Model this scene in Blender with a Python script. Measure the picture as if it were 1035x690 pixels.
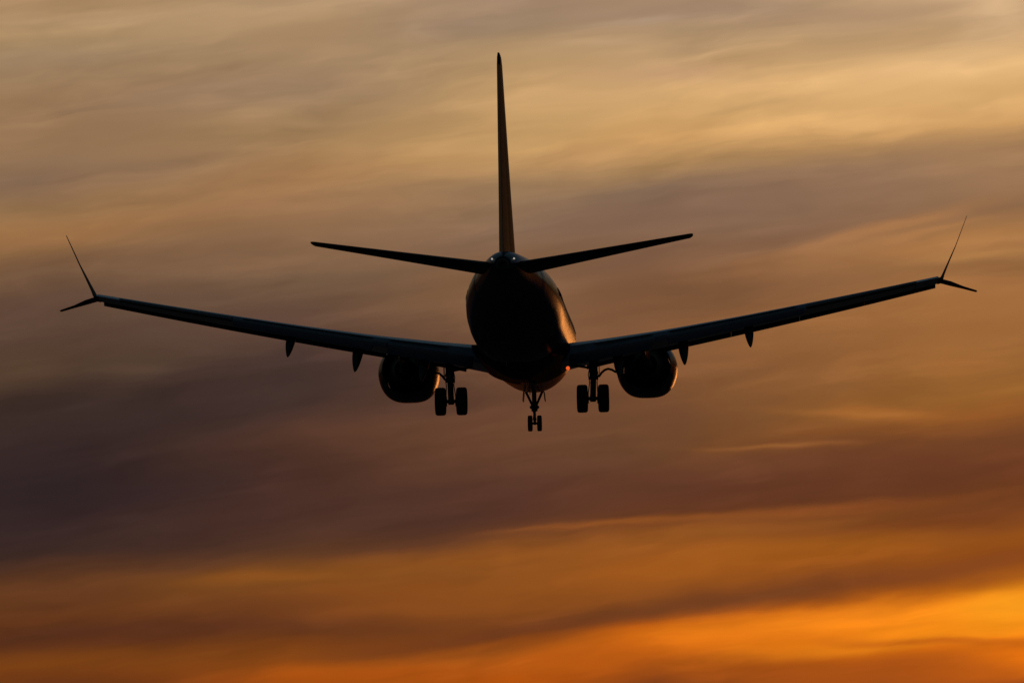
import bpy, bmesh, math, random
from mathutils import Vector, Matrix, Euler
R = math.radians
random.seed(4)
scene = bpy.context.scene
for o in list(bpy.data.objects):
    bpy.data.objects.remove(o)
COL = scene.collection

# ------------------------------------------------------------------ camera
CAM_EL = 6.0                       # the photographer looks six degrees up
cd = bpy.data.cameras.new('camera')
cam = bpy.data.objects.new('camera', cd); COL.objects.link(cam)
cd.sensor_width = 36; cd.lens = 223.2
cd.clip_start = 1; cd.clip_end = 20000
cam.location = (0, 0, 1.7)
cam.rotation_euler = (R(90 + CAM_EL), 0, 0)
scene.camera = cam

# ------------------------------------------------------------------ exposure
vs = scene.view_settings
vs.view_transform = 'Standard'; vs.look = 'None'
vs.exposure = 0; vs.gamma = 1; vs.use_curve_mapping = False

# ------------------------------------------------------------------ sun
SUN_AZ, SUN_EL = 11.0, 2.6         # right of the view axis (view axis = +Y), just out of frame
sd = bpy.data.lights.new('sun', 'SUN'); sd.energy = .09; sd.angle = R(7)
sd.color = (1.0, 0.34, 0.08)
sun = bpy.data.objects.new('sun', sd); COL.objects.link(sun)
sdir = Vector((math.sin(R(SUN_AZ))*math.cos(R(SUN_EL)), math.cos(R(SUN_AZ))*math.cos(R(SUN_EL)), math.sin(R(SUN_EL))))
sun.rotation_euler = sdir.to_track_quat('Z', 'Y').to_euler()
sun.location = sdir*500

# ------------------------------------------------------------------ sky: sunset overcast, laid out by azimuth and elevation
def lin(c):
    return tuple(((v/255)/12.92 if v/255 <= .04045 else ((v/255+.055)/1.055)**2.4) for v in c)
world = bpy.data.worlds.new('World'); scene.world = world
world.use_nodes = True
NT = world.node_tree; N = NT.nodes; L = NT.links
N.clear()
def node(t, **k):
    n = N.new(t)
    for a, b in k.items(): setattr(n, a, b)
    return n
def put(sock, v):
    if hasattr(v, 'is_output') or isinstance(v, bpy.types.NodeSocket): L.new(v, sock)
    else: sock.default_value = v
def M(op, a, b=0.0, c=0.0):
    n = node('ShaderNodeMath', operation=op)
    put(n.inputs[0], a); put(n.inputs[1], b)
    if op in ('MULTIPLY_ADD',): put(n.inputs[2], c)
    return n.outputs[0]
def smooth(x, a, b, lo=0.0, hi=1.0):
    n = node('ShaderNodeMapRange', interpolation_type='SMOOTHSTEP')
    put(n.inputs['Value'], x); n.inputs['From Min'].default_value = a; n.inputs['From Max'].default_value = b
    n.inputs['To Min'].default_value = lo; n.inputs['To Max'].default_value = hi
    return n.outputs[0]
def mix(f, a, b, blend='MIX'):
    n = node('ShaderNodeMix', data_type='RGBA', blend_type=blend, clamp_factor=True)
    put(n.inputs[0], f); put(n.inputs[6], a); put(n.inputs[7], b)
    return n.outputs[2]
def vec(x, y, z=0.0):
    n = node('ShaderNodeCombineXYZ'); put(n.inputs[0], x); put(n.inputs[1], y); put(n.inputs[2], z)
    return n.outputs[0]
def mapping(v, loc=(0,0,0), rot=0.0, sc=(1,1,1), t='TEXTURE'):
    n = node('ShaderNodeMapping', vector_type=t); put(n.inputs['Vector'], v)
    n.inputs['Location'].default_value = loc; n.inputs['Rotation'].default_value = (0,0,rot); n.inputs['Scale'].default_value = sc
    return n.outputs[0]
def noise(v, scale, detail=4.0, rough=.5, dist=0.0):
    n = node('ShaderNodeTexNoise', noise_dimensions='2D'); put(n.inputs['Vector'], v)
    n.inputs['Scale'].default_value = scale; n.inputs['Detail'].default_value = detail
    n.inputs['Roughness'].default_value = rough; n.inputs['Distortion'].default_value = dist
    return n.outputs['Fac'], n.outputs['Color']
tc = node('ShaderNodeTexCoord')
sx = node('ShaderNodeSeparateXYZ'); L.new(tc.outputs['Generated'], sx.inputs[0])
az = M('MULTIPLY', M('ARCTAN2', sx.outputs[0], sx.outputs[1]), 180/math.pi)      # degrees right of +Y
el = M('MULTIPLY', M('ARCSINE', sx.outputs[2]), 180/math.pi)                    # degrees over the horizon
P0 = vec(az, el)
# slow warp that gives every cloud edge its wander
_, wc = noise(mapping(P0, (3.1, 1.7, 0), R(10), (2.2, .55, 1)), 1.0, 4.0, .5)
wv = node('ShaderNodeVectorMath', operation='SUBTRACT'); L.new(wc, wv.inputs[0]); wv.inputs[1].default_value = (.5,.5,.5)
wm = node('ShaderNodeVectorMath', operation='MULTIPLY'); L.new(wv.outputs[0], wm.inputs[0]); wm.inputs[1].default_value = (1.2, .24, 0)
wa = node('ShaderNodeVectorMath', operation='ADD'); L.new(P0, wa.inputs[0]); L.new(wm.outputs[0], wa.inputs[1])
PW = wa.outputs[0]
sw = node('ShaderNodeSeparateXYZ'); L.new(PW, sw.inputs[0]); AZ, EL = sw.outputs[0], sw.outputs[1]
def ramp(stops, a0, slope=.10):                                       # colour of the cloud deck against elevation at one azimuth
    n = node('ShaderNodeValToRGB'); cr = n.color_ramp; cr.interpolation = 'LINEAR'
    st = sorted([((y-2.0)/8.0, c) for y, c in stops])
    while len(cr.elements) < len(st): cr.elements.new(.5)
    for e, (p, c) in zip(cr.elements, st):
        e.position = p
    for e, (p, c) in zip(cr.elements, st):
        e.color = (*lin(c), 1)
    e_ = M('SUBTRACT', EL, M('MULTIPLY', M('SUBTRACT', AZ, a0), slope))       # banks rise to the right
    L.new(M('DIVIDE', M('SUBTRACT', e_, 2.0), 8.0), n.inputs[0])
    return n.outputs[0]
ramps = [                                              # (azimuth, [(elevation, sRGB colour of the deck), ...])
 (-4.052, [(9.448,(160,125,96)),(9.089,(174,139,101)),(8.776,(177,144,104)),(8.552,(151,124,94)),(8.194,(155,121,87)),(7.746,(147,114,83)),(7.478,(133,104,80)),(7.254,(147,112,77)),(6.985,(154,112,71)),(6.716,(122,89,62)),(6.313,(99,73,58)),(6.000,(84,62,50)),(5.642,(84,62,46)),(5.463,(66,49,41)),(5.060,(58,43,39)),(4.522,(49,36,36)),(4.075,(62,42,35)),(3.851,(102,60,33)),(3.537,(100,55,27)),(3.358,(84,46,26)),(3.090,(125,66,20)),(2.821,(92,46,24))]),
 (-1.903, [(9.448,(170,137,106)),(9.089,(181,149,113)),(8.776,(170,137,101)),(8.463,(162,131,98)),(8.194,(155,125,94)),(7.881,(163,128,89)),(7.522,(167,125,83)),(7.209,(158,117,81)),(6.851,(141,106,77)),(6.537,(115,88,66)),(6.224,(101,74,60)),(5.866,(76,55,47)),(5.418,(74,52,43)),(5.149,(98,63,45)),(4.791,(78,49,39)),(4.522,(70,46,39)),(4.164,(86,54,36)),(3.851,(118,70,28)),(3.627,(112,62,28)),(3.358,(100,54,27)),(3.161,(140,72,18)),(2.911,(160,76,16))]),
 (-0.004, [(9.448,(155,129,106)),(9.089,(160,131,106)),(8.821,(162,134,104)),(8.552,(181,146,104)),(8.194,(187,148,101)),(7.746,(187,146,94)),(7.433,(149,117,85)),(7.030,(134,104,81)),(6.672,(128,93,66)),(6.313,(130,93,64)),(6.000,(116,80,56)),(5.507,(100,66,48)),(5.105,(102,66,44)),(4.702,(88,56,42)),(4.388,(90,53,36)),(4.030,(142,82,32)),(3.716,(138,76,28)),(3.403,(108,57,28)),(3.179,(150,78,22)),(2.911,(170,78,14))]),
 (1.321, [(9.448,(160,131,106)),(9.089,(166,135,106)),(8.731,(176,144,108)),(8.418,(192,153,108)),(8.104,(209,164,106)),(7.836,(202,154,96)),(7.612,(170,131,87)),(7.370,(128,102,80)),(7.030,(132,100,76)),(6.582,(126,87,60)),(6.134,(124,84,56)),(5.776,(126,83,52)),(5.328,(112,72,46)),(5.060,(106,68,42)),(4.702,(96,58,38)),(4.433,(102,58,34)),(4.254,(138,78,32)),(3.940,(160,88,29)),(3.609,(112,62,30)),(3.430,(180,86,18)),(3.179,(196,96,16)),(2.893,(128,62,24))]),
 (4.052, [(9.448,(202,167,127)),(9.089,(198,163,121)),(8.866,(177,142,104)),(8.642,(202,163,117)),(8.418,(228,182,123)),(8.194,(226,178,117)),(7.925,(209,159,99)),(7.701,(170,129,87)),(7.433,(155,117,83)),(7.164,(141,104,73)),(6.895,(170,119,71)),(6.672,(146,101,62)),(6.313,(160,106,60)),(5.955,(160,104,55)),(5.507,(150,96,44)),(5.284,(148,88,40)),(5.060,(116,68,38)),(4.791,(106,58,32)),(4.433,(112,62,30)),(4.209,(152,82,24)),(3.940,(140,72,24)),(3.788,(160,80,20)),(3.609,(250,140,26)),(3.358,(250,142,24)),(3.251,(210,104,16)),(3.045,(190,92,22)),(2.893,(140,64,20))]),
]
sky = None
for i, (a1, st) in enumerate(ramps):
    c = ramp(st, a1)
    if sky is None: sky = c; a0 = a1; continue
    n = node('ShaderNodeMapRange', interpolation_type='LINEAR'); L.new(AZ, n.inputs['Value'])
    n.inputs['From Min'].default_value = a0; n.inputs['From Max'].default_value = a1
    sky = mix(n.outputs[0], sky, c); a0 = a1
def cloud(x, y, hw, hh, tilt, col, k):               # one soft bank or break: centre, half sizes (degrees), slope, colour, density
    global sky
    v = mapping(PC, (x, y, 0), R(tilt), (hw, hh, 1))
    d = node('ShaderNodeVectorMath', operation='DOT_PRODUCT'); L.new(v, d.inputs[0]); L.new(v, d.inputs[1])
    g = M('MULTIPLY', M('POWER', .36788, d.outputs['Value']), k)
    sky = mix(g, sky, (*lin(col), 1))
CLOUDS = [                                             # azimuth, elevation, half width, half height (degrees), slope, colour, density
 (-3.56,5.24,1.70,0.537,6,(56,41,39),0.75),
 (-4.10,4.61,1.70,0.448,4,(48,35,36),0.8),
 (-1.95,5.64,1.07,0.304,14,(66,49,46),0.6),
 (-0.60,4.88,1.34,0.269,12,(104,66,48),0.35),
 (-0.16,4.57,1.79,0.197,4,(82,50,41),0.5),
 (-1.68,4.43,1.97,0.197,2,(72,46,38),0.4),
 (-4.37,5.78,0.63,0.197,6,(88,66,48),0.5),
 (3.25,7.48,1.34,0.304,10,(143,110,87),0.5),
 (1.63,7.16,1.52,0.269,6,(132,101,83),0.5),
 (2.71,6.90,1.61,0.143,9,(130,95,73),0.45),
 (0.92,6.67,1.07,0.125,10,(110,78,60),0.35),
 (3.43,7.01,0.81,0.072,14,(190,130,75),0.45),
 (3.87,6.83,0.72,0.072,6,(177,120,71),0.4),
 (3.47,5.35,0.54,0.081,-4,(172,106,48),0.6),
 (2.80,5.04,0.54,0.036,0,(150,92,48),0.5),
 (3.07,4.79,2.06,0.233,4,(108,60,38),0.5),
 (1.10,4.66,1.43,0.179,2,(100,58,40),0.4),
 (4.32,4.30,0.81,0.125,8,(124,66,32),0.4),
 (1.81,4.25,1.07,0.072,5,(150,88,34),0.4),
 (0.38,3.43,1.34,0.081,8,(106,57,30),0.7),
 (2.17,3.72,1.52,0.090,7,(112,62,32),0.75),
 (3.96,3.94,1.16,0.081,8,(128,66,30),0.6),
 (-1.05,3.27,1.07,0.072,8,(112,58,28),0.5),
 (4.19,3.56,1.16,0.179,6,(255,150,24),0.7),
 (2.53,3.36,1.34,0.125,4,(225,116,18),0.6),
 (3.60,3.29,0.81,0.045,-3,(176,88,22),0.55),
 (2.71,3.07,1.79,0.125,-2,(150,70,22),0.5),
 (-3.56,3.31,1.16,0.072,4,(84,44,28),0.5),
 (-2.31,3.85,1.07,0.081,2,(126,76,32),0.45),
 (-4.10,8.89,0.99,0.081,3,(187,153,116),0.4),
 (0.38,7.66,0.99,0.125,8,(196,147,96),0.4),
 (2.35,8.28,2.06,0.233,4,(219,173,118),0.45),
 (3.96,8.44,0.81,0.107,5,(236,190,134),0.5),
 (1.14,8.87,0.30,0.036,6,(198,168,138),0.6),
 (0.92,8.68,0.36,0.036,0,(194,158,118),0.5),
 (1.63,8.95,1.16,0.125,2,(155,128,109),0.5),
 (3.25,8.95,0.99,0.107,4,(168,134,107),0.5),
 (-0.43,8.84,0.72,0.107,4,(155,128,109),0.4),
 (-2.57,8.27,1.52,0.125,6,(151,120,96),0.4),
 (-4.10,7.39,0.99,0.125,4,(132,103,83),0.4),
 (-4.28,6.92,0.99,0.125,4,(162,114,73),0.4),
 (-3.74,6.40,1.07,0.143,4,(96,72,58),0.4),
 (-1.95,7.48,1.16,0.125,8,(170,124,85),0.35),
 (-1.05,6.81,0.99,0.107,6,(136,101,75),0.3),
 (-2.84,6.72,1.34,0.125,5,(120,90,66),0.4),
 (-0.78,6.40,0.81,0.125,6,(132,96,64),0.35),
 (4.32,8.91,0.54,0.269,20,(209,173,134),0.4),
 (1.99,4.02,0.99,0.090,6,(164,90,28),0.5),
 (-1.05,4.16,1.07,0.081,6,(84,52,38),0.45),
 (3.25,6.18,1.07,0.143,8,(162,108,60),0.5),
 (2.17,5.64,0.81,0.143,6,(138,90,50),0.4),
 (-2.04,3.84,0.81,0.054,2,(144,82,30),0.65),
 (-3.74,3.99,1.34,0.063,0,(88,54,36),0.4),
 (-4.10,2.98,0.72,0.090,0,(98,48,22),0.5),
 (-3.02,3.41,1.25,0.054,2,(90,48,32),0.5),
 (-0.43,4.02,1.25,0.099,4,(148,82,30),0.4),
 (-0.87,3.73,1.07,0.090,2,(148,82,28),0.4),
 (0.38,3.14,1.52,0.107,5,(190,92,22),0.55),
 (-1.41,2.98,0.81,0.099,3,(174,80,18),0.5),
 (3.07,4.50,1.07,0.045,4,(140,76,34),0.5),
 (3.87,4.40,0.81,0.054,6,(124,64,30),0.5),
 (2.89,4.16,1.07,0.081,3,(166,94,28),0.5),
 (2.98,3.52,1.34,0.116,5,(250,138,28),0.6),
 (4.41,3.64,0.54,0.161,6,(255,164,32),0.65),
 (4.50,3.16,0.40,0.081,0,(244,122,14),0.6),
 (3.78,3.29,0.72,0.031,-1,(196,96,20),0.6),
 (1.63,8.42,0.54,0.107,0,(184,144,111),0.45),
 (4.41,8.96,0.36,0.215,0,(228,188,142),0.5),
 (1.10,4.36,0.99,0.027,4,(160,90,36),0.5),
 (-3.29,5.76,0.54,0.161,30,(92,70,56),0.35),
 (-3.02,6.13,0.63,0.125,-20,(92,72,60),0.3),
 (4.23,6.74,0.54,0.045,6,(178,126,72),0.5),
 (3.69,6.94,0.63,0.036,12,(184,128,77),0.5),
 (-0.69,3.61,1.16,0.063,5,(138,76,28),0.45),
 (-2.84,3.16,1.16,0.081,3,(124,66,24),0.5),
 (-0.34,3.27,0.99,0.054,8,(168,84,20),0.5),
 (2.17,4.41,1.16,0.027,3,(140,78,34),0.45),
 (3.07,5.35,0.63,0.036,-2,(176,110,52),0.45),
 (2.44,5.04,0.63,0.022,0,(160,100,50),0.5),
 (4.14,3.04,0.63,0.054,2,(190,92,16),0.4),
]
PC = PW
for i, c in enumerate(CLOUDS):
    if i % 10 == 0:            # evaluate the banks in batches, one after another (keeps the shader's stack small); the offset is nil
        n = node('ShaderNodeVectorMath', operation='MULTIPLY_ADD')
        L.new(sky, n.inputs[0]); n.inputs[1].default_value = (1e-7, 1e-7, 0); L.new(PW, n.inputs[2]); PC = n.outputs[0]
    cloud(*c)
# fine streaks and mottling, stretched along the wind
f1, _ = noise(mapping(PW, (0,0,0), R(8), (1.7, .19, 1)), 1.0, 4.0, .5, .1)
f2, _ = noise(mapping(PW, (5,9,0), R(11), (.8, .28, 1)), 1.0, 4.0, .5, .2)
f3, _ = noise(mapping(PW, (2,4,0), R(3), (3.2, .42, 1)), 1.0, 3.0, .5, .2)
f4, _ = noise(mapping(P0, (7,3,0), R(12), (1.5, .6, 1)), 1.0, 2.0, .5)          # streaks come and go
amp = smooth(f4, .36, .62, .25, 1.15)
s = M('MULTIPLY', amp, M('ADD', M('MULTIPLY', M('SUBTRACT', f1, .5), .42), M('MULTIPLY', M('SUBTRACT', f2, .5), .28)))
s = M('ADD', s, M('MULTIPLY', M('SUBTRACT', f3, .5), .30))
f5, _ = noise(mapping(PW, (1,6,0), R(7), (2.4, .22, 1)), 1.0, 4.0, .5)          # thin lit wisps
s = M('ADD', s, M('MULTIPLY', smooth(f5, .50, .75), .09))
gain = M('POWER', 2.7183, s)
gm = node('ShaderNodeVectorMath', operation='SCALE'); L.new(sky, gm.inputs[0]); L.new(gain, gm.inputs['Scale'])
front = gm.outputs[0]
# clear sky elsewhere: dusk blue overhead and behind the camera
nis = node('ShaderNodeTexSky', sky_type='NISHITA'); nis.sun_disc = False
nis.sun_elevation = R(SUN_EL); nis.sun_rotation = R(SUN_AZ); nis.air_density = 1.2; nis.dust_density = 1.5
ns = node('ShaderNodeVectorMath', operation='SCALE'); L.new(nis.outputs[0], ns.inputs[0]); ns.inputs['Scale'].default_value = .07
nm = node('ShaderNodeVectorMath', operation='MINIMUM'); L.new(ns.outputs[0], nm.inputs[0]); nm.inputs[1].default_value = (.045, .085, .27)   # capped low and blue to dim and tint reflections on the aircraft
back = nm.outputs[0]
# unseen deck either side of the view dimmed to weaken the aircraft's reflections
dull = smooth(M('ABSOLUTE', M('SUBTRACT', az, .8)), 5.2, 15, 1, .30)
gd = node('ShaderNodeVectorMath', operation='SCALE'); L.new(front, gd.inputs[0]); L.new(dull, gd.inputs['Scale']); front = gd.outputs[0]
# the deck fades out away from the sunset and high up
fall = M('MULTIPLY', smooth(M('ABSOLUTE', M('SUBTRACT', az, 5)), 25, 70, 1, 0), smooth(el, 9.4, 16, 1, 0))
comb = mix(fall, back, front)
land = smooth(el, -.6, .0, 0, 1)
comb = mix(land, (.006, .005, .005, 1), comb)
bg = node('ShaderNodeBackground'); L.new(comb, bg.inputs['Color']); bg.inputs['Strength'].default_value = 1.0
wo = node('ShaderNodeOutputWorld'); L.new(bg.outputs[0], wo.inputs['Surface'])

# ------------------------------------------------------------------ materials
def paint(nt, colour, rough, k):
    # weathered paint: diffuse body with a thin sheen whose strength at glancing angles is k of a clean gloss coat
    out = nt.nodes['Material Output']; nt.nodes.remove(nt.nodes['Principled BSDF'])
    d = nt.nodes.new('ShaderNodeBsdfDiffuse'); g = nt.nodes.new('ShaderNodeBsdfAnisotropic')
    f = nt.nodes.new('ShaderNodeFresnel'); f.inputs['IOR'].default_value = 1.42
    m_ = nt.nodes.new('ShaderNodeMath'); m_.operation = 'MULTIPLY'; m_.inputs[1].default_value = k
    nt.links.new(f.outputs[0], m_.inputs[0])
    mx = nt.nodes.new('ShaderNodeMixShader'); nt.links.new(m_.outputs[0], mx.inputs[0])
    nt.links.new(colour, d.inputs['Color']); nt.links.new(rough, g.inputs['Roughness']); g.inputs['Color'].default_value = (.95, .95, .95, 1)
    nt.links.new(d.outputs[0], mx.inputs[1]); nt.links.new(g.outputs[0], mx.inputs[2]); nt.links.new(mx.outputs[0], out.inputs['Surface'])
def mat(name, base, rough=.4, metal=0.0, coat=0.0, var=.12, k=.12, emit=None, es=0.0, bump=0.0):
    m = bpy.data.materials.new(name); m.use_nodes = True
    nt = m.node_tree; b = nt.nodes['Principled BSDF']
    t = nt.nodes.new('ShaderNodeTexCoord'); nz = nt.nodes.new('ShaderNodeTexNoise')
    nz.inputs['Scale'].default_value = 1.3; nz.inputs['Detail'].default_value = 6
    nt.links.new(t.outputs['Object'], nz.inputs['Vector'])
    mp = nt.nodes.new('ShaderNodeMapRange'); nt.links.new(nz.outputs['Fac'], mp.inputs[0])
    mp.inputs['From Min'].default_value = .3; mp.inputs['From Max'].default_value = .7
    mp.inputs['To Min'].default_value = 1-var; mp.inputs['To Max'].default_value = 1+var
    sc = nt.nodes.new('ShaderNodeVectorMath'); sc.operation = 'SCALE'; sc.inputs[0].default_value = base
    nt.links.new(mp.outputs[0], sc.inputs['Scale']); nt.links.new(sc.outputs[0], b.inputs['Base Color'])
    rr = nt.nodes.new('ShaderNodeMath'); rr.operation = 'MULTIPLY'; rr.inputs[0].default_value = rough
    nt.links.new(mp.outputs[0], rr.inputs[1]); nt.links.new(rr.outputs[0], b.inputs['Roughness'])
    b.inputs['Metallic'].default_value = metal; b.inputs['Coat Weight'].default_value = coat; 
    if emit: b.inputs['Emission Color'].default_value = (*emit, 1); b.inputs['Emission Strength'].default_value = es
    else: paint(nt, sc.outputs[0], rr.outputs[0], k)
    return m
BLUE = (.004, .008, .032)
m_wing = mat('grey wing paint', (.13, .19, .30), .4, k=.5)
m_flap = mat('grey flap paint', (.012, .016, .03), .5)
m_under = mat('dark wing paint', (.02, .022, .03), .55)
m_metal = mat('slat paint', (.03, .03, .035), .55)
m_nac = mat('nacelle paint', BLUE, .2, k=.35)
m_dark = mat('engine alloy', (.02, .018, .016), .6, .3)
m_gear = mat('gear paint', (.03, .03, .03), .5)
m_tyre = mat('tyre rubber', (.008, .008, .008), .8)
m_fairing = mat('belly paint', (.004,.006,.02), .28, k=.08)
m_glass = mat('window glass', (.01, .01, .012), .06, k=.5)
m_door = mat('gear door paint', (.02, .02, .022), .6)
m_blade = mat('winglet paint', (.006, .007, .014), .8)
m_tail_glint = mat('white tail glint', (.5, .5, .5), .1, emit=(1, .9, .75), es=.4)  # self-lit white, stands in for glints on the tail cone
m_root_glint = mat('wing root glint', (.5, .06, .02), .2, emit=(1, .12, .02), es=.9)  # self-lit red, stands in for a sun glint

# livery: blue body with swept bands of warm grey, yellow, orange and red towards the tail
def livery(name, fin=False):
    m = bpy.data.materials.new(name); m.use_nodes = True
    nt = m.node_tree; b = nt.nodes['Principled BSDF']
    t = nt.nodes.new('ShaderNodeTexCoord'); sp = nt.nodes.new('ShaderNodeSeparateXYZ'); nt.links.new(t.outputs['Object'], sp.inputs[0])
    def mm(op, a, bb):
        n = nt.nodes.new('ShaderNodeMath'); n.operation = op
        for i, v in enumerate((a, bb)):
            if isinstance(v, bpy.types.NodeSocket): nt.links.new(v, n.inputs[i])
            else: n.inputs[i].default_value = v
        return n.outputs[0]
    # q grows aft and with height: the bands climb from the belly forward into the fin
    st = mm('SUBTRACT', 20.0, sp.outputs[1])
    q = mm('ADD', st, mm('MULTIPLY', sp.outputs[2], -1.15 if not fin else -.95))
    cr = nt.nodes.new('ShaderNodeValToRGB'); cr.color_ramp.interpolation = 'CONSTANT'
    nt.links.new(mm('DIVIDE', mm('SUBTRACT', q, 20.0), 20.0), cr.inputs[0])
    white = (.30, .30, .30); yel = (.34, .15, .02); org = (.3, .06, .01); red = (.2, .012, .008)
    stops = [(0, BLUE), (.34, red), (.39, org), (.44, yel), (.50, white), (.60, BLUE)]
    if fin: stops = [(0, (.16,.05,.01)), (.44, (.14,.03,.008)), (.50, (.03,.01,.01)), (.54, (.01,.01,.016))]  # orange forward zone paints the sun's rim into the fin livery
    e = cr.color_ramp.elements
    while len(e) < len(stops): e.new(.5)
    for k, (p, c) in zip(e, stops): k.position = p
    for k, (p, c) in zip(e, stops): k.color = (*c, 1)
    mk = nt.nodes.new('ShaderNodeMix'); mk.data_type = 'RGBA'; mk.inputs[6].default_value = (*BLUE, 1)
    edge = mm('GREATER_THAN', sp.outputs[2], mm('ADD', .25, mm('MULTIPLY', mm('SUBTRACT', st, 27.0), .11)))
    nt.links.new(edge if not fin else mm('ADD', 1.0, 0.0), mk.inputs[0]); nt.links.new(cr.outputs[0], mk.inputs[7])
    nz = nt.nodes.new('ShaderNodeTexNoise'); nz.inputs['Scale'].default_value = 1.1; nt.links.new(t.outputs['Object'], nz.inputs['Vector'])
    paint(nt, mk.outputs[2], mm('ADD', .16, mm('MULTIPLY', nz.outputs['Fac'], .14)), .13 if fin else .36)
    return m
m_rud = mat('rudder paint', (.012, .008, .008), .35, k=.2)
m_body = livery('fuselage livery'); m_fin = livery('fin livery and lit rim', True)

# ------------------------------------------------------------------ mesh helpers (aircraft frame: station aft from nose, right, up)
def P(st, y, z): return Vector((y, 20.0 - st, z))
def build(name, bm, m, parent, loc=None, smooth_angle=40):
    bmesh.ops.remove_doubles(bm, verts=bm.verts, dist=1e-5)
    bmesh.ops.recalc_face_normals(bm, faces=bm.faces)
    me = bpy.data.meshes.new(name); bm.to_mesh(me); bm.free()
    for p in me.polygons: p.use_smooth = True
    me.set_sharp_from_angle(angle=R(smooth_angle))
    me.materials.append(m)
    o = bpy.data.objects.new(name, me); COL.objects.link(o); o.parent = parent
    if loc is not None: o.location = loc
    return o
def loft(bm, rings, cap=True, closed=True):
    vs_ = [[bm.verts.new(p) for p in r] for r in rings]
    n = len(rings[0])
    for a, b in zip(vs_, vs_[1:]):
        for i in range(n if closed else n-1):
            j = (i+1) % n
            try: bm.faces.new((a[i], a[j], b[j], b[i]))
            except ValueError: pass
    if cap:
        for r in (vs_[0], vs_[-1]):
            try: bm.faces.new(r)
            except ValueError: pass
    return bm
def tube(bm, a, b, r0, r1=None, n=12):
    r1 = r0 if r1 is None else r1
    a, b = Vector(a), Vector(b); d = (b-a).normalized()
    u = d.orthogonal().normalized(); w = d.cross(u)
    ring = lambda c, r: [c + u*math.cos(2*math.pi*i/n)*r + w*math.sin(2*math.pi*i/n)*r for i in range(n)]
    return loft(bm, [ring(a, r0), ring(b, r1)])
def pipe(bm, pts, r, n=8):
    rings = []
    pts = [Vector(p) for p in pts]
    for i, p in enumerate(pts):
        d = (pts[min(i+1, len(pts)-1)] - pts[max(i-1, 0)]).normalized()
        u = d.cross(Vector((0, 1, .3))).normalized(); w = d.cross(u)
        rings.append([p + (u*math.cos(2*math.pi*k/n) + w*math.sin(2*math.pi*k/n))*r for k in range(n)])
    return loft(bm, rings)
def boxm(bm, c, s, rot=None, bev=0.0):
    g = bmesh.ops.create_cube(bm, size=1)
    Mx = Matrix.Translation(c) @ (rot.to_matrix().to_4x4() if rot else Matrix.Identity(4)) @ Matrix.Diagonal((*s, 1))
    bmesh.ops.transform(bm, matrix=Mx, verts=g['verts'])
    if bev:
        es = {e for v in g['verts'] for e in v.link_edges}
        bmesh.ops.bevel(bm, geom=list(es), offset=bev, segments=2, affect='EDGES')
    return bm
def lathe(bm, prof, axis_pt, axis, n=40, closed=False):
    # prof = [(along, radius)]
    axis = Vector(axis).normalized(); u = axis.orthogonal().normalized(); w = axis.cross(u)
    rings = [[Vector(axis_pt) + axis*t + (u*math.cos(2*math.pi*i/n) + w*math.sin(2*math.pi*i/n))*max(r, .001) for i in range(n)] for t, r in prof]
    return loft(bm, rings, cap=not closed)

# ------------------------------------------------------------------ the airliner's root, on the glide path
plane = bpy.data.objects.new('airliner', None); COL.objects.link(plane)
plane['label'] = 'dark twin engine airliner with gear and flaps down, silhouetted against the sunset clouds'
plane['category'] = 'airplane'
def rotm(yaw, pitch, roll):
    cy, sy = math.cos(yaw), math.sin(yaw); cp, sp = math.cos(pitch), math.sin(pitch); cr, sr = math.cos(roll), math.sin(roll)
    Rz = Matrix(((cy, sy, 0), (-sy, cy, 0), (0, 0, 1)))
    Rx = Matrix(((1, 0, 0), (0, cp, -sp), (0, sp, cp)))
    Ry = Matrix(((cr, 0, sr), (0, 1, 0), (-sr, 0, cr)))
    return Rx @ Rz @ Ry
e = R(CAM_EL)
CM = Matrix(((1, 0, 0), (0, math.cos(e), -math.sin(e)), (0, math.sin(e), math.cos(e))))
POSE = (0.03651134, -0.06002368, -0.0190954); OFF = (0.336, 256.63, 0.788)
plane.matrix_world = Matrix.Translation(Vector(cam.location) + CM @ Vector(OFF)) @ (CM @ rotm(*POSE)).to_4x4()

# ------------------------------------------------------------------ fuselage
FS = [ # station, half width, top, bottom
 (0.0,.06,-.50,-.62),(0.12,.30,-.28,-.86),(0.4,.55,-.05,-1.10),(0.9,.84,.22,-1.36),(1.5,1.10,.48,-1.56),(2.1,1.30,.80,-1.72),(2.8,1.48,1.22,-1.87),
 (3.5,1.62,1.52,-1.98),(4.4,1.74,1.72,-2.06),(5.5,1.85,1.83,-2.11),(7,1.92,1.88,-2.14),(12,1.92,1.88,-2.14),(18,1.92,1.88,-2.14),(23,1.93,1.88,-2.12),(24.5,1.94,1.88,-2.06),
 (26,1.93,1.88,-1.90),(27.5,1.88,1.88,-1.64),(29,1.77,1.88,-1.30),(30.5,1.60,1.87,-.92),(32,1.39,1.85,-.54),(33.5,1.10,1.80,-.18),(35,.90,1.74,.12),(36.3,.72,1.66,.34),(37.3,.56,1.56,.50),(37.9,.42,1.44,.62),(38.2,.30,1.32,.72)]
def fsec(st):
    for a, b in zip(FS, FS[1:]):
        if a[0] <= st <= b[0]:
            t = (st-a[0])/(b[0]-a[0]); return [a[i]+(b[i]-a[i])*t for i in (1, 2, 3)]
    return FS[-1][1:]
def fzc(t, b): return t - (t-b)*.468
def fpt(st, ang, off=0.0):
    w, t, b = fsec(st); zc = fzc(t, b)
    h = (t-zc) if math.sin(ang) > 0 else (zc-b)
    return P(st, (w+off)*math.cos(ang), zc + (h+off)*math.sin(ang))
bm = bmesh.new()
stl = []
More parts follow.
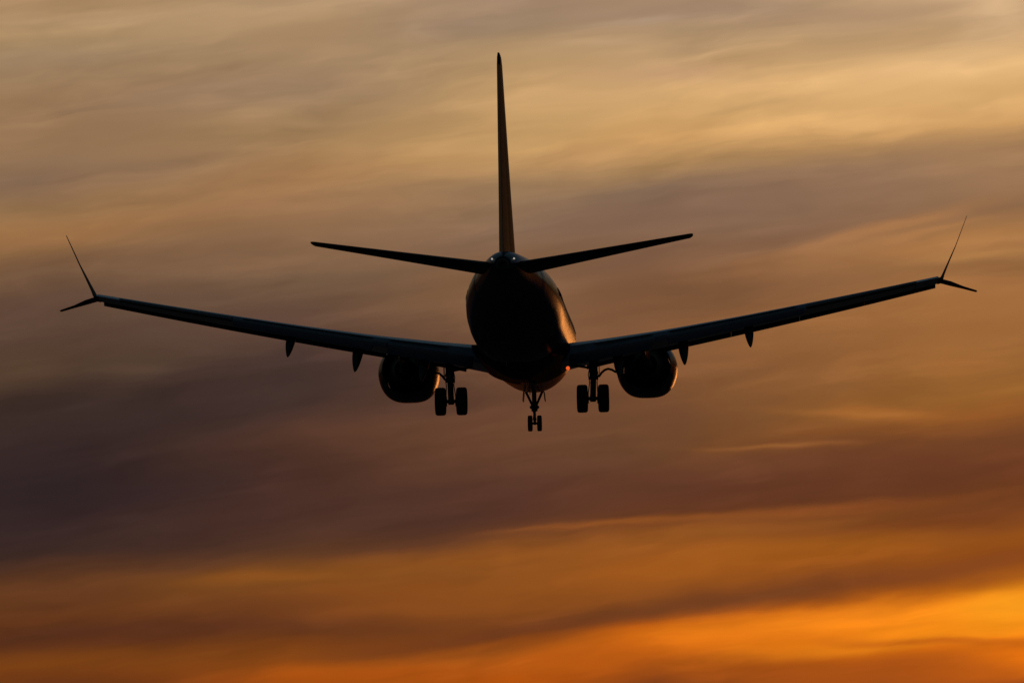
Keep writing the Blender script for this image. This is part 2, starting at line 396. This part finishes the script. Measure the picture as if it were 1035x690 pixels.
for a, b in zip(FS, FS[1:]):
    k = max(1, int((b[0]-a[0])/.8)); stl += [a[0]+(b[0]-a[0])*i/k for i in range(k)]
stl.append(38.2)
loft(bm, [[fpt(s_, 2*math.pi*i/56) for i in range(56)] for s_ in stl])
fus = build('fuselage', bm, m_body, plane)
sub = fus.modifiers.new('s', 'SMOOTH'); sub.iterations = 2; sub.factor = .4
# APU exhaust
bm = bmesh.new(); lathe(bm, [(0,.25),(-.25,.20),(-.26,.13),(.25,.13)], P(38.18, 0, .99), (0,1,0), 24, True)
build('exhaust_pipe', bm, m_dark, fus)
for s in (-1, 1):
    for k in range(43):
        if k == 0:
            bm = bmesh.new()
        st = 6.4 + k*.508
        if s == 1 and k == 0 or s == -1 and k == 0:
            n = 12; r = []
            for q in range(2):
                ring = []
                for i in range(n):
                    a = 2*math.pi*i/n; cx = abs(math.cos(a))**.6*math.copysign(1, math.cos(a)); cz = abs(math.sin(a))**.6*math.copysign(1, math.sin(a))
                    ring.append(Vector((s*(q*.012 - cz*.17*.26 + (0 if q else -.03)), cx*.12, cz*.17)))
                r.append(ring)
            loft(bm, r)
            w0 = build('cabin_window', bm, m_glass, fus)
            o = w0
        else:
            o = w0.copy(); COL.objects.link(o); o.parent = fus
        p = fpt(st, R(14)); o.location = (s*p.x, p.y, p.z)
        if st > 24.5: pass
# doors: shallow curved panels standing just proud of the skin
def panel(st0, st1, a0, a1, s, name, m, off=.006, par=None):
    bm = bmesh.new(); rings = []
    for i in range(5):
        st = st0+(st1-st0)*i/4
        outer = [fpt(st, R(a0+(a1-a0)*j/8), off) for j in range(9)]
        inner = [fpt(st, R(a0+(a1-a0)*j/8), -.03) for j in range(8, -1, -1)]
        rings.append([Vector((s*v.x, v.y, v.z)) for v in outer+inner])
    loft(bm, rings)
    return build(name, bm, m, par or fus)
for s in (-1, 1):
    panel(4.6, 5.45, -32, 42, s, 'cabin_door', m_body)
    panel(31.6, 32.35, -30, 40, s, 'cabin_door', m_body)
    for st in (16.9, 17.9): panel(st, st+.5, -2, 30, s, 'emergency_exit', m_body)
    panel(2.15, 2.75, 28, 52, s, 'cockpit_window', m_glass, .012)
    panel(1.72, 2.1, 40, 84, s, 'cockpit_window', m_glass, .012)
# belly fairing
bm = bmesh.new(); rings = []
BF = ((11.2,.5,-2.0,-1.7,0),(12.2,1.5,-2.12,-1.2,0),(13.4,1.93,-2.12,-1.0,.05),(15,1.97,-2.16,-.95,.2),(18,1.98,-2.27,-.95,.6),(20.5,1.97,-2.40,-.95,1),(22,1.90,-2.40,-1.0,1),(23.5,1.62,-2.26,-1.2,1),(24.8,1.0,-2.08,-1.6,.8),(25.4,.5,-1.97,-1.75,.5))
for st, w, b, tp, k in BF:
    half = []
    for i in range(17):
        a = math.pi/2*i/16; c, s_ = math.cos(a), math.sin(a)
        ze = tp + (b-tp)*s_                                   # round, hugging the body
        x = c**.8; zf = tp + (b-tp)*(min(1, (1-x)**.5*1.12)*.80 + .20*(1-x)) if x < 1 else tp
        half.append((x, ze*(1-k)+zf*k))
    half[-1] = (0, b)
    pts_ = [P(st, -w*x, z_) for x, z_ in half] + [P(st, w*x, z_) for x, z_ in half[-2::-1]]
    rings.append(pts_)
loft(bm, rings)
build('belly_fairing', bm, m_fairing, plane)
# antennas
for st, y in ((9.5, 0), (14.6, 0), (26.2, -.35)):
    bm = bmesh.new(); z = -2.0 if st < 25 else -1.75
    loft(bm, [[P(st+a, y+b, z-.0) for a, b in ((0,0),(.15,.03),(.4,0),(.15,-.03))], [P(st+.2+a, y+b, z-.42) for a, b in ((0,0),(.06,.015),(.16,0),(.06,-.015))]])
    build('antenna', bm, m_dark, fus)

# ------------------------------------------------------------------ airfoil sections
def foil(x0, x1, tc_, camber=.018, n=14, droop=None):
    """closed loop of (x, z) in chord units between x0 and x1"""
    def th(x): return 5*tc_*(.2969*math.sqrt(max(x,0)) - .126*x - .3516*x*x + .2843*x**3 - .1036*x**4)
    def cm(x): return camber*4*x*(1-x)
    xs = [x0 + (x1-x0)*(1-math.cos(math.pi*i/n))/2 for i in range(n+1)]
    up = [(x, cm(x)+th(x)+.0012) for x in xs]; lo = [(x, cm(x)-th(x)-.0012) for x in xs]
    return up + lo[::-1]
# wing planform
def wing_at(y):
    le = 13.55 + .523*(y-1.88) + (0.0 if y > 4.6 else -.0)
    if y < 3.2: le -= (3.2-y)*.35
    te = 20.95 + .055*(y-1.88) if y < 5.8 else 21.17 + (y-5.8)*.236
    z = -1.28 + .142*(y-1.88) + .0014*(y-1.88)**2
    inc = R(1.6 - 2.2*y/17)
    tcc = .135 - .035*min(1, y/9)
    return le, te-le, z, inc, tcc
def sec(y, x0, x1, s, tcs=1.0):
    le, c, z, inc, tcc = wing_at(y)
    pts = []
    for x, zz in foil(x0, x1, tcc*tcs):
        dx = (x-.3)*c; dz = zz*c
        pts.append(P(le+.3*c + dx*math.cos(inc)+dz*math.sin(inc), s*y, z + dz*math.cos(inc) - dx*math.sin(inc)))
    return pts
def ys(a, b, step=.8):
    k = max(1, round((b-a)/step)); return [a+(b-a)*i/k for i in range(k+1)]
def flap(y0, y1, s, c0, length, defl, drop, aft, tk=.13, twist=None):
    """separate trailing panel: own airfoil, hinged at chord fraction c0, deflected"""
    bm = bmesh.new(); rings = []
    for y in ys(y0, y1):
        le, c, z, inc, tcc = wing_at(y)
        hx = le + c0*c + aft; hz = z - (c0-.3)*c*math.sin(inc) + .018*4*c0*(1-c0)*c*.5 - drop
        L_ = length(y) if callable(length) else length*c
        a = R(defl)+inc
        rings.append([P(hx + x*L_*math.cos(a) + zz*L_*math.sin(a), s*y, hz - x*L_*math.sin(a) + zz*L_*math.cos(a)) for x, zz in foil(0, 1, tk, .03)])
    return loft(bm, rings)
def slat(y0, y1, s, defl=24):
    bm = bmesh.new(); rings = []
    for y in ys(y0, y1):
        le, c, z, inc, tcc = wing_at(y)
        cs = .13*c + .08; a = R(defl)
        prof = [(0,-.10),(.02,.04),(.15,.18),(.4,.27),(.7,.27),(1,.2),(.7,.16),(.4,.08),(.25,-.06),(.12,-.14)]
        px, pz = le - .05*c - .02, z + .3*c*math.sin(inc) - .042*c - .03
        rings.append([P(px + (x*math.cos(a) - zz*math.sin(a))*cs - .02, s*y, pz + (zz*math.cos(a) + x*math.sin(a))*cs - .04) for x, zz in prof])
    return loft(bm, rings)

TIPY = 16.8
for s in (-1, 1):
    # main wing box with the flap coves cut away; full-chord only at the tip
    bm = bmesh.new()
    loft(bm, [sec(y, 0, .72, s) for y in ys(0.9, 15.9)] )
    loft(bm, [sec(y, 0, 1.0, s) for y in ys(15.93, TIPY, .3)])
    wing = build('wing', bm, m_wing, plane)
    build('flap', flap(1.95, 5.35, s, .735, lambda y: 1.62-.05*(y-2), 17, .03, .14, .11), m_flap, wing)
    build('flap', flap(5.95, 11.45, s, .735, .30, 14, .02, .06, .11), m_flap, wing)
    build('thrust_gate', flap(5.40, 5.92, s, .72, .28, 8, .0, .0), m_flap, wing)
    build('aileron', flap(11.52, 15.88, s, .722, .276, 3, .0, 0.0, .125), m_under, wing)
    for a, b in ((2.5, 4.2), (5.7, 8.5), (8.503, 11.3), (11.303, 13.9), (13.903, 16.74)):
        build('slat', slat(a, b, s, 26 if a > 5 else 40), m_metal, wing)
    # spoilers lie on the top skin ahead of the flaps
    for a, b in ((3.0, 5.3), (6.0, 7.7), (7.73, 9.4), (9.43, 11.1)):
        bm = bmesh.new(); rings = []
        for y in ys(a, b, .6):
            le, c, z, inc, tcc = wing_at(y); row = sec(y, .60, .745, s); k = len(row)//2
            up = row[:k]; rings.append([v+Vector((0,0,.008)) for v in up] + [v+Vector((0,0,-.02)) for v in up[::-1]])
        loft(bm, rings); build('spoiler', bm, m_wing, wing)
    # canoe fairings, tails drooped with the flaps
    for y, sc_ in ((3.9, 1.0), (6.55, 1.05), (9.2, .92)):
        le, c, z, inc, tcc = wing_at(y)
        x0 = le+.42*c; x1 = le + c + (.55 if y > 5 else .35)
        bm = bmesh.new(); rings = []
        for i in range(15):
            t = i/14
            w = .20*sc_*max(0, math.sin(math.pi*min(1, .04+t*.96)**1.3))**.75 + .004
            h = .33*sc_*max(0, math.sin(math.pi*min(1, .05+t*.95)**1.3))**.7 + .004
            st = x0+(x1-x0)*t
            zc = z - .035*c - .05 - (st-le-.3*c)*math.sin(inc) - max(0, t-.45)**1.25*2.25*sc_
            yo = y + max(0, t-.5)*.16
            rings.append([P(st, s*(yo + w*math.cos(a)), zc + h*math.sin(a)) for a in [2*math.pi*k/16 for k in range(16)]])
        loft(bm, rings); build('flap_track_fairing', bm, m_under, wing)
    # split winglet: tall canted blade above, short one below
    le, c, z, inc, tcc = wing_at(TIPY)
    def blade(path, name):
        bm = bmesh.new(); rings = []
        for i, (dy, dz, dx, ch, tk) in enumerate(path):
            j0 = path[max(0, i-1)]; j1 = path[min(len(path)-1, i+1)]
            t = Vector((j1[0]-j0[0], j1[1]-j0[1])).normalized(); nn = Vector((-t.y, t.x))
            rings.append([P(le+dx+x*ch, s*(TIPY+dy+nn.x*zz*ch), z+dz+nn.y*zz*ch) for x, zz in foil(0, 1, tk, .0, 10)])
        loft(bm, rings); return build(name, bm, m_blade, wing)
    blade([(0,0,0,c,.10),(.10,.015,.10,c*.93,.10),(.17,.09,.22,c*.82,.07),(.23,.24,.36,c*.72,.055),(.40,.62,.66,c*.58,.045),(.74,1.36,1.20,.70,.042),(1.16,2.42,2.0,.40,.045),(1.18,2.47,2.08,.28,.04)], 'winglet')
    blade([(.02,-.005,.12,c*.80,.08),(.18,-.03,.26,c*.72,.09),(.5,-.13,.52,c*.6,.12),(1.0,-.31,.92,.66,.16),(1.50,-.49,1.34,.44,.18),(1.54,-.505,1.40,.30,.12)], 'winglet')
    bm = bmesh.new(); lathe(bm, [(0,.001),(.02,.03),(.07,.04),(.12,.03)], P(le+.05, s*(TIPY-.05), z), (0,-1,0), 12)
    build('navigation_light', bm, m_glass, wing)

# ------------------------------------------------------------------ tail
def surf(stations, x0, x1, vertical=False, s=1, tk=.1):
    bm = bmesh.new(); rings = []
    for q, le, te, z, t_ in stations:
        c = te-le
        if vertical: rings.append([P(le+x*c, zz*c, q) for x, zz in foil(x0, x1, t_, 0.0)])
        else: rings.append([P(le+x*c, s*q, z+zz*c) for x, zz in foil(x0, x1, t_, 0.0)])
    return loft(bm, rings)
def lerpst(a, b, n, tips=()):
    return [tuple(a[i]+(b[i]-a[i])*k/n for i in range(5)) for k in range(n+1)]
for s in (-1, 1):
    A = (0.15, 33.35, 38.0, 1.02, .105); B = (7.05, 37.75, 39.3, 1.93, .095)
    full = lerpst(A, B, 8)
    tip = [(7.12, 37.95, 39.3, 1.94, .08), (7.17, 38.25, 39.28, 1.945, .05)]
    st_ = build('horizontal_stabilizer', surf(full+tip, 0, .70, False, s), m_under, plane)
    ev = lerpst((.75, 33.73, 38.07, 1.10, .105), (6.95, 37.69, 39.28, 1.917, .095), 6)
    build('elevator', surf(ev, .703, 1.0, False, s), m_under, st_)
F = [(1.2,31.0,37.3,0,.098),(2.4,31.9,37.55,0,.096),(4.5,33.65,38.05,0,.094),(6.6,35.4,38.6,0,.094),(8.55,36.98,39.05,0,.094),(8.84,37.3,39.1,0,.085),(8.96,37.7,39.12,0,.06)]
fin = build('vertical_stabilizer', surf(F, 0, .68, True), m_fin, plane)
Rd = [(1.45,31.15,37.35,0,.098),(2.4,31.9,37.55,0,.096),(4.5,33.65,38.05,0,.094),(6.6,35.4,38.6,0,.094),(8.50,36.9,39.04,0,.094)]
build('rudder', surf(Rd, .683, 1.0, True), m_rud, fin)
bm = bmesh.new()
loft(bm, [[P(st, y, 1.8), P(st+.001, 0, 1.86+h), P(st+.002, -y, 1.8)] for st, h, y in ((26.6,.02,.03),(28.5,.25,.08),(30.5,.62,.14),(32.2,1.2,.2))])
build('dorsal_fin', bm, m_fin, fin)
for y in (-.32, .32):  # small glowing studs added in place of glints on the tail
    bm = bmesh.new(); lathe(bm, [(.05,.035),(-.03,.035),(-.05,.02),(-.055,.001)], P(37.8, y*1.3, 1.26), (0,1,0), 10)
    build('tail_glint', bm, m_tail_glint, fus)

# ------------------------------------------------------------------ engines
def make_engine(s):
    EY, EZ = 4.97, -1.56
    ax = lambda st, dz=0: P(st, s*EY, EZ+dz)
    bm = bmesh.new(); rings = []
    NP = [(9.95,1.00,0),(9.75,1.04,0),(9.68,1.09,0),(9.75,1.15,0),(10.0,1.21,0),(10.6,1.255,0),(11.4,1.27,0),(12.2,1.235,.02),(12.9,1.13,.05),(13.35,1.02,.07),(13.36,.985,.07),(12.8,1.0,.05),(12.0,1.0,.02)]
    NP = [(a+.4, b, c) for a, b, c in NP]
    for st, r, dz in NP:
        ring = []
        for i in range(64):
            a = 2*math.pi*i/64; c, n_ = math.cos(a), math.sin(a)
            k = max(0, -n_)                                   # flattened, squarer underside
            rx = r*(abs(c)**(1-.28*k))*math.copysign(1, c); rz = r*n_*(1-.07*k**2)
            stc = st + (.07*abs(((i*18/64) % 1)-.5)*2 if 13.7 < st < 13.8 else 0)   # chevrons
            ring.append(P(stc, s*EY + rx, EZ+dz+rz))
        rings.append(ring)
    loft(bm, rings, cap=False)
    eng = build('engine', bm, m_nac, plane)
    bm = bmesh.new(); lathe(bm, [(0,.95),(-.9,.86),(-1.6,.62),(-2.35,.46),(-2.36,.43),(-1.4,.5)], ax(12.2,.04), (0,1,0), 48, True)
    build('exhaust_nozzle', bm, m_dark, eng)
    bm = bmesh.new(); lathe(bm, [(0,.40),(-.5,.36),(-1.0,.2),(-1.25,.04),(-1.27,.001)], ax(13.7,.04), (0,1,0), 32)
    build('exhaust_cone', bm, m_dark, eng)
    bm = bmesh.new(); lathe(bm, [(.25,.001),(.05,.12),(-.25,.28),(-.3,.9),(-.34,.99),(-.45,.99),(-.5,.001)], ax(10.1), (0,1,0), 40)
    build('fan', bm, m_dark, eng)
    # pylon
    bm = bmesh.new(); rings = []
    for st, w, zt, zb in ((10.9,.05,EZ+1.28,EZ+1.1),(11.8,.17,EZ+1.42,EZ+.95),(13.2,.2,-1.0,EZ+.8),(14.6,.2,-.95,EZ+.5),(16.0,.18,-1.05,-1.5),(17.6,.1,-1.12,-1.42),(18.5,.02,-1.15,-1.3)):
        rings.append([P(st, s*EY+a*w, b) for a, b in ((-1,zb),(-1,zt),(-.6,zt+.05),(.6,zt+.05),(1,zt),(1,zb),(.5,zb-.05),(-.5,zb-.05))])
    loft(bm, rings); build('pylon', bm, m_nac, eng)
    bm = bmesh.new()
    a = R(38); c, n_ = -s*math.cos(a), math.sin(a)
    loft(bm, [[P(st, s*EY+c*r+dd*n_, EZ+n_*r-dd*c) for r in (1.2, ro) for dd in (-.012, .012)] for st, ro in ((10.5,1.24),(10.9,1.45),(11.5,1.52),(11.6,1.24))])
    build('strake', bm, m_nac, eng)
for s in (-1, 1): make_engine(s)

# ------------------------------------------------------------------ wheels
def tyre_bm(r, w, hub):
    bm = bmesh.new()
    pr = [(-w*.38, hub), (-w*.47, hub+.03), (-w*.5, (r+hub)/2), (-w*.48, r*.88), (-w*.40, r*.965), (-w*.28, r*.992)]
    prof = pr + [(-w*.14, r), (-w*.13, r-.012), (-w*.09, r-.012), (-w*.08, r), (w*.08, r), (w*.09, r-.012), (w*.13, r-.012), (w*.14, r)] + [(-a, b) for a, b in pr[::-1]]
    lathe(bm, prof, (0,0,0), (1,0,0), 48, True); return bm
def rim_bm(r, w):
    bm = bmesh.new()
    lathe(bm, [(-w*.40,.001),(-w*.42,.05),(-w*.30,.09),(-w*.18,r*.55),(-w*.20,r*.8),(-w*.38,r*.94),(-w*.40,r),(w*.40,r),(w*.38,r*.94),(w*.20,r*.8),(w*.18,r*.55),(w*.30,.09),(w*.42,.05),(w*.40,.001)], (0,0,0), (1,0,0), 32)
    return bm
def wheels(parent, c, r, w, hub, gap, protos):
    for d in (-1, 1):
        loc = c + Vector((d*gap/2, 0, 0))
        if not protos:
            protos += [build('tyre', tyre_bm(r, w, hub), m_tyre, parent, loc), build('rim', rim_bm(hub+.004, w), m_gear, parent, loc)]
        else:
            for p in protos:
                o = p.copy(); COL.objects.link(o); o.parent = parent; o.location = loc
main_protos = []
for s in (-1, 1):
    AX = P(19.7, s*2.87, -3.14); TOP = P(19.6, s*2.93, -1.35); MID = AX.lerp(TOP, .48)
    bm = bmesh.new()
    tube(bm, TOP, MID, .175, .165, 16); tube(bm, MID, AX+Vector((0,0,-.02)), .12, .12, 16)
    tube(bm, MID+Vector((0,0,.02)), MID+Vector((0,0,-.09)), .2, .2, 16)
    tube(bm, MID+Vector((0,0,.32)), MID+Vector((0,0,.24)), .175, .175, 16)
    tube(bm, AX+Vector((0,0,-.13)), AX+Vector((0,0,.16)), .12, .12, 16)
    gear = build('main_landing_gear', bm, m_gear, plane)
    bm = bmesh.new(); tube(bm, AX-Vector((.5,0,0)), AX+Vector((.5,0,0)), .075, .075, 14); build('axle', bm, m_gear, gear)
    wheels(gear, AX, .57, .44, .27, .86, main_protos)
    for d in (-1, 1):
        bm = bmesh.new(); tube(bm, AX+Vector((d*.17,0,0)), AX+Vector((d*.24,0,0)), .2, .2, 20)
        build('brake', bm, m_dark, gear)
    # torsion links behind the strut
    bm = bmesh.new(); b0 = MID+Vector((0,-.12,-.02)); b1 = AX+Vector((0,-.1,.1)); kn = (b0+b1)/2+Vector((0,-.38,0))
    for d in (-.09, .09):
        dv = Vector((d,0,0)); tube(bm, b0+dv, kn+dv*.4, .035, .03, 8); tube(bm, kn+dv*.4, b1+dv, .03, .035, 8)
    build('torsion_link', bm, m_gear, gear)
    # side strut inboard, folding walking beam and hoses outboard
    bm = bmesh.new(); tube(bm, MID+Vector((0,0,.36)), P(19.4, s*2.0, -1.75), .05, .05, 10); tube(bm, TOP+Vector((0,0,-.25)), P(19.5, s*2.25, -1.45), .06, .06, 10)
    build('side_brace', bm, m_gear, gear)
    bm = bmesh.new(); o3 = lambda dy, z: P(19.3, s*(2.93+dy), z)
    pipe(bm, [o3(.08,-2.24), o3(.2,-2.22), o3(.3,-2.08), o3(.42,-1.98), o3(.56,-1.93), o3(.72,-1.97), o3(.86,-2.06), o3(1.0,-2.05), o3(1.12,-1.7)], .05, 8)
    build('brace_link', bm, m_gear, gear)
    bm = bmesh.new(); pipe(bm, [MID+Vector((.12,-.1,.5)), MID+Vector((.2,-.15,.1)), MID+Vector((.15,-.15,-.2)), AX+Vector((.2,-.05,.12))], .02, 6)
    pipe(bm, [MID+Vector((-.12,-.1,.5)), MID+Vector((-.2,-.15,.1)), MID+Vector((-.15,-.15,-.2)), AX+Vector((-.2,-.05,.12))], .02, 6)
    build('brake_hose', bm, m_tyre, gear)
    bm = bmesh.new(); loft(bm, [[TOP+Vector((s*(.2+q*.02), a, b)) for a, b in ((-.4,.0),(.4,.0),(.35,-.75),(-.3,-.8))] for q in (0, 1)])
    gd = build('gear_door', bm, m_door, gear)

# nose gear
AX = P(4.1, 0, -3.35); TOP = P(4.35, 0, -2.0)
bm = bmesh.new()
tube(bm, TOP, P(4.22,0,-2.72), .10, .10, 14); tube(bm, P(4.22,0,-2.72), AX+Vector((0,0,-.06)), .06, .06, 14)
tube(bm, P(4.24,0,-2.62), P(4.21,0,-2.84), .15, .13, 14)
ng = build('nose_landing_gear', bm, m_gear, plane)
wheels(ng, AX, .345, .20, .17, .40, [])
bm = bmesh.new(); tube(bm, AX-Vector((.22,0,0)), AX+Vector((.22,0,0)), .05, .05, 12); build('axle', bm, m_gear, ng)
bm = bmesh.new()
for d in (-1, 1): tube(bm, P(4.3, d*.36, -1.98), P(4.25, d*.07, -2.62), .055, .05, 8)
build('drag_brace', bm, m_gear, ng)
bm = bmesh.new(); k = P(4.7,0,-2.98)
for d in (-.06, .06):
    tube(bm, P(4.3,d,-2.78), k+Vector((d*.3,0,0)), .025, .025, 8); tube(bm, k+Vector((d*.3,0,0)), P(4.2,d,-3.2), .025, .025, 8)
build('torsion_link', bm, m_gear, ng)
for d in (-1, 1):
    bm = bmesh.new(); loft(bm, [[P(3.6, d*(.42+q), -2.0), P(5.1, d*(.42+q), -2.02), P(5.05, d*(.46+q), -2.42), P(3.7, d*(.46+q), -2.42)] for q in (0, .025)])
    build('gear_door', bm, m_door, ng)
    bm = bmesh.new(); lathe(bm, [(0,.07),(-.06,.08),(-.12,.05)], P(4.15, d*.13, -2.66), (0,1,0), 14); build('taxi_light', bm, m_glass, ng)
# small glowing bulb added as the red sun glint low on the wing root
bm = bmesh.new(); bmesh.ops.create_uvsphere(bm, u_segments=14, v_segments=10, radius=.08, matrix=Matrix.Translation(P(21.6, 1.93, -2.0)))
build('root_glint', bm, m_root_glint, plane)
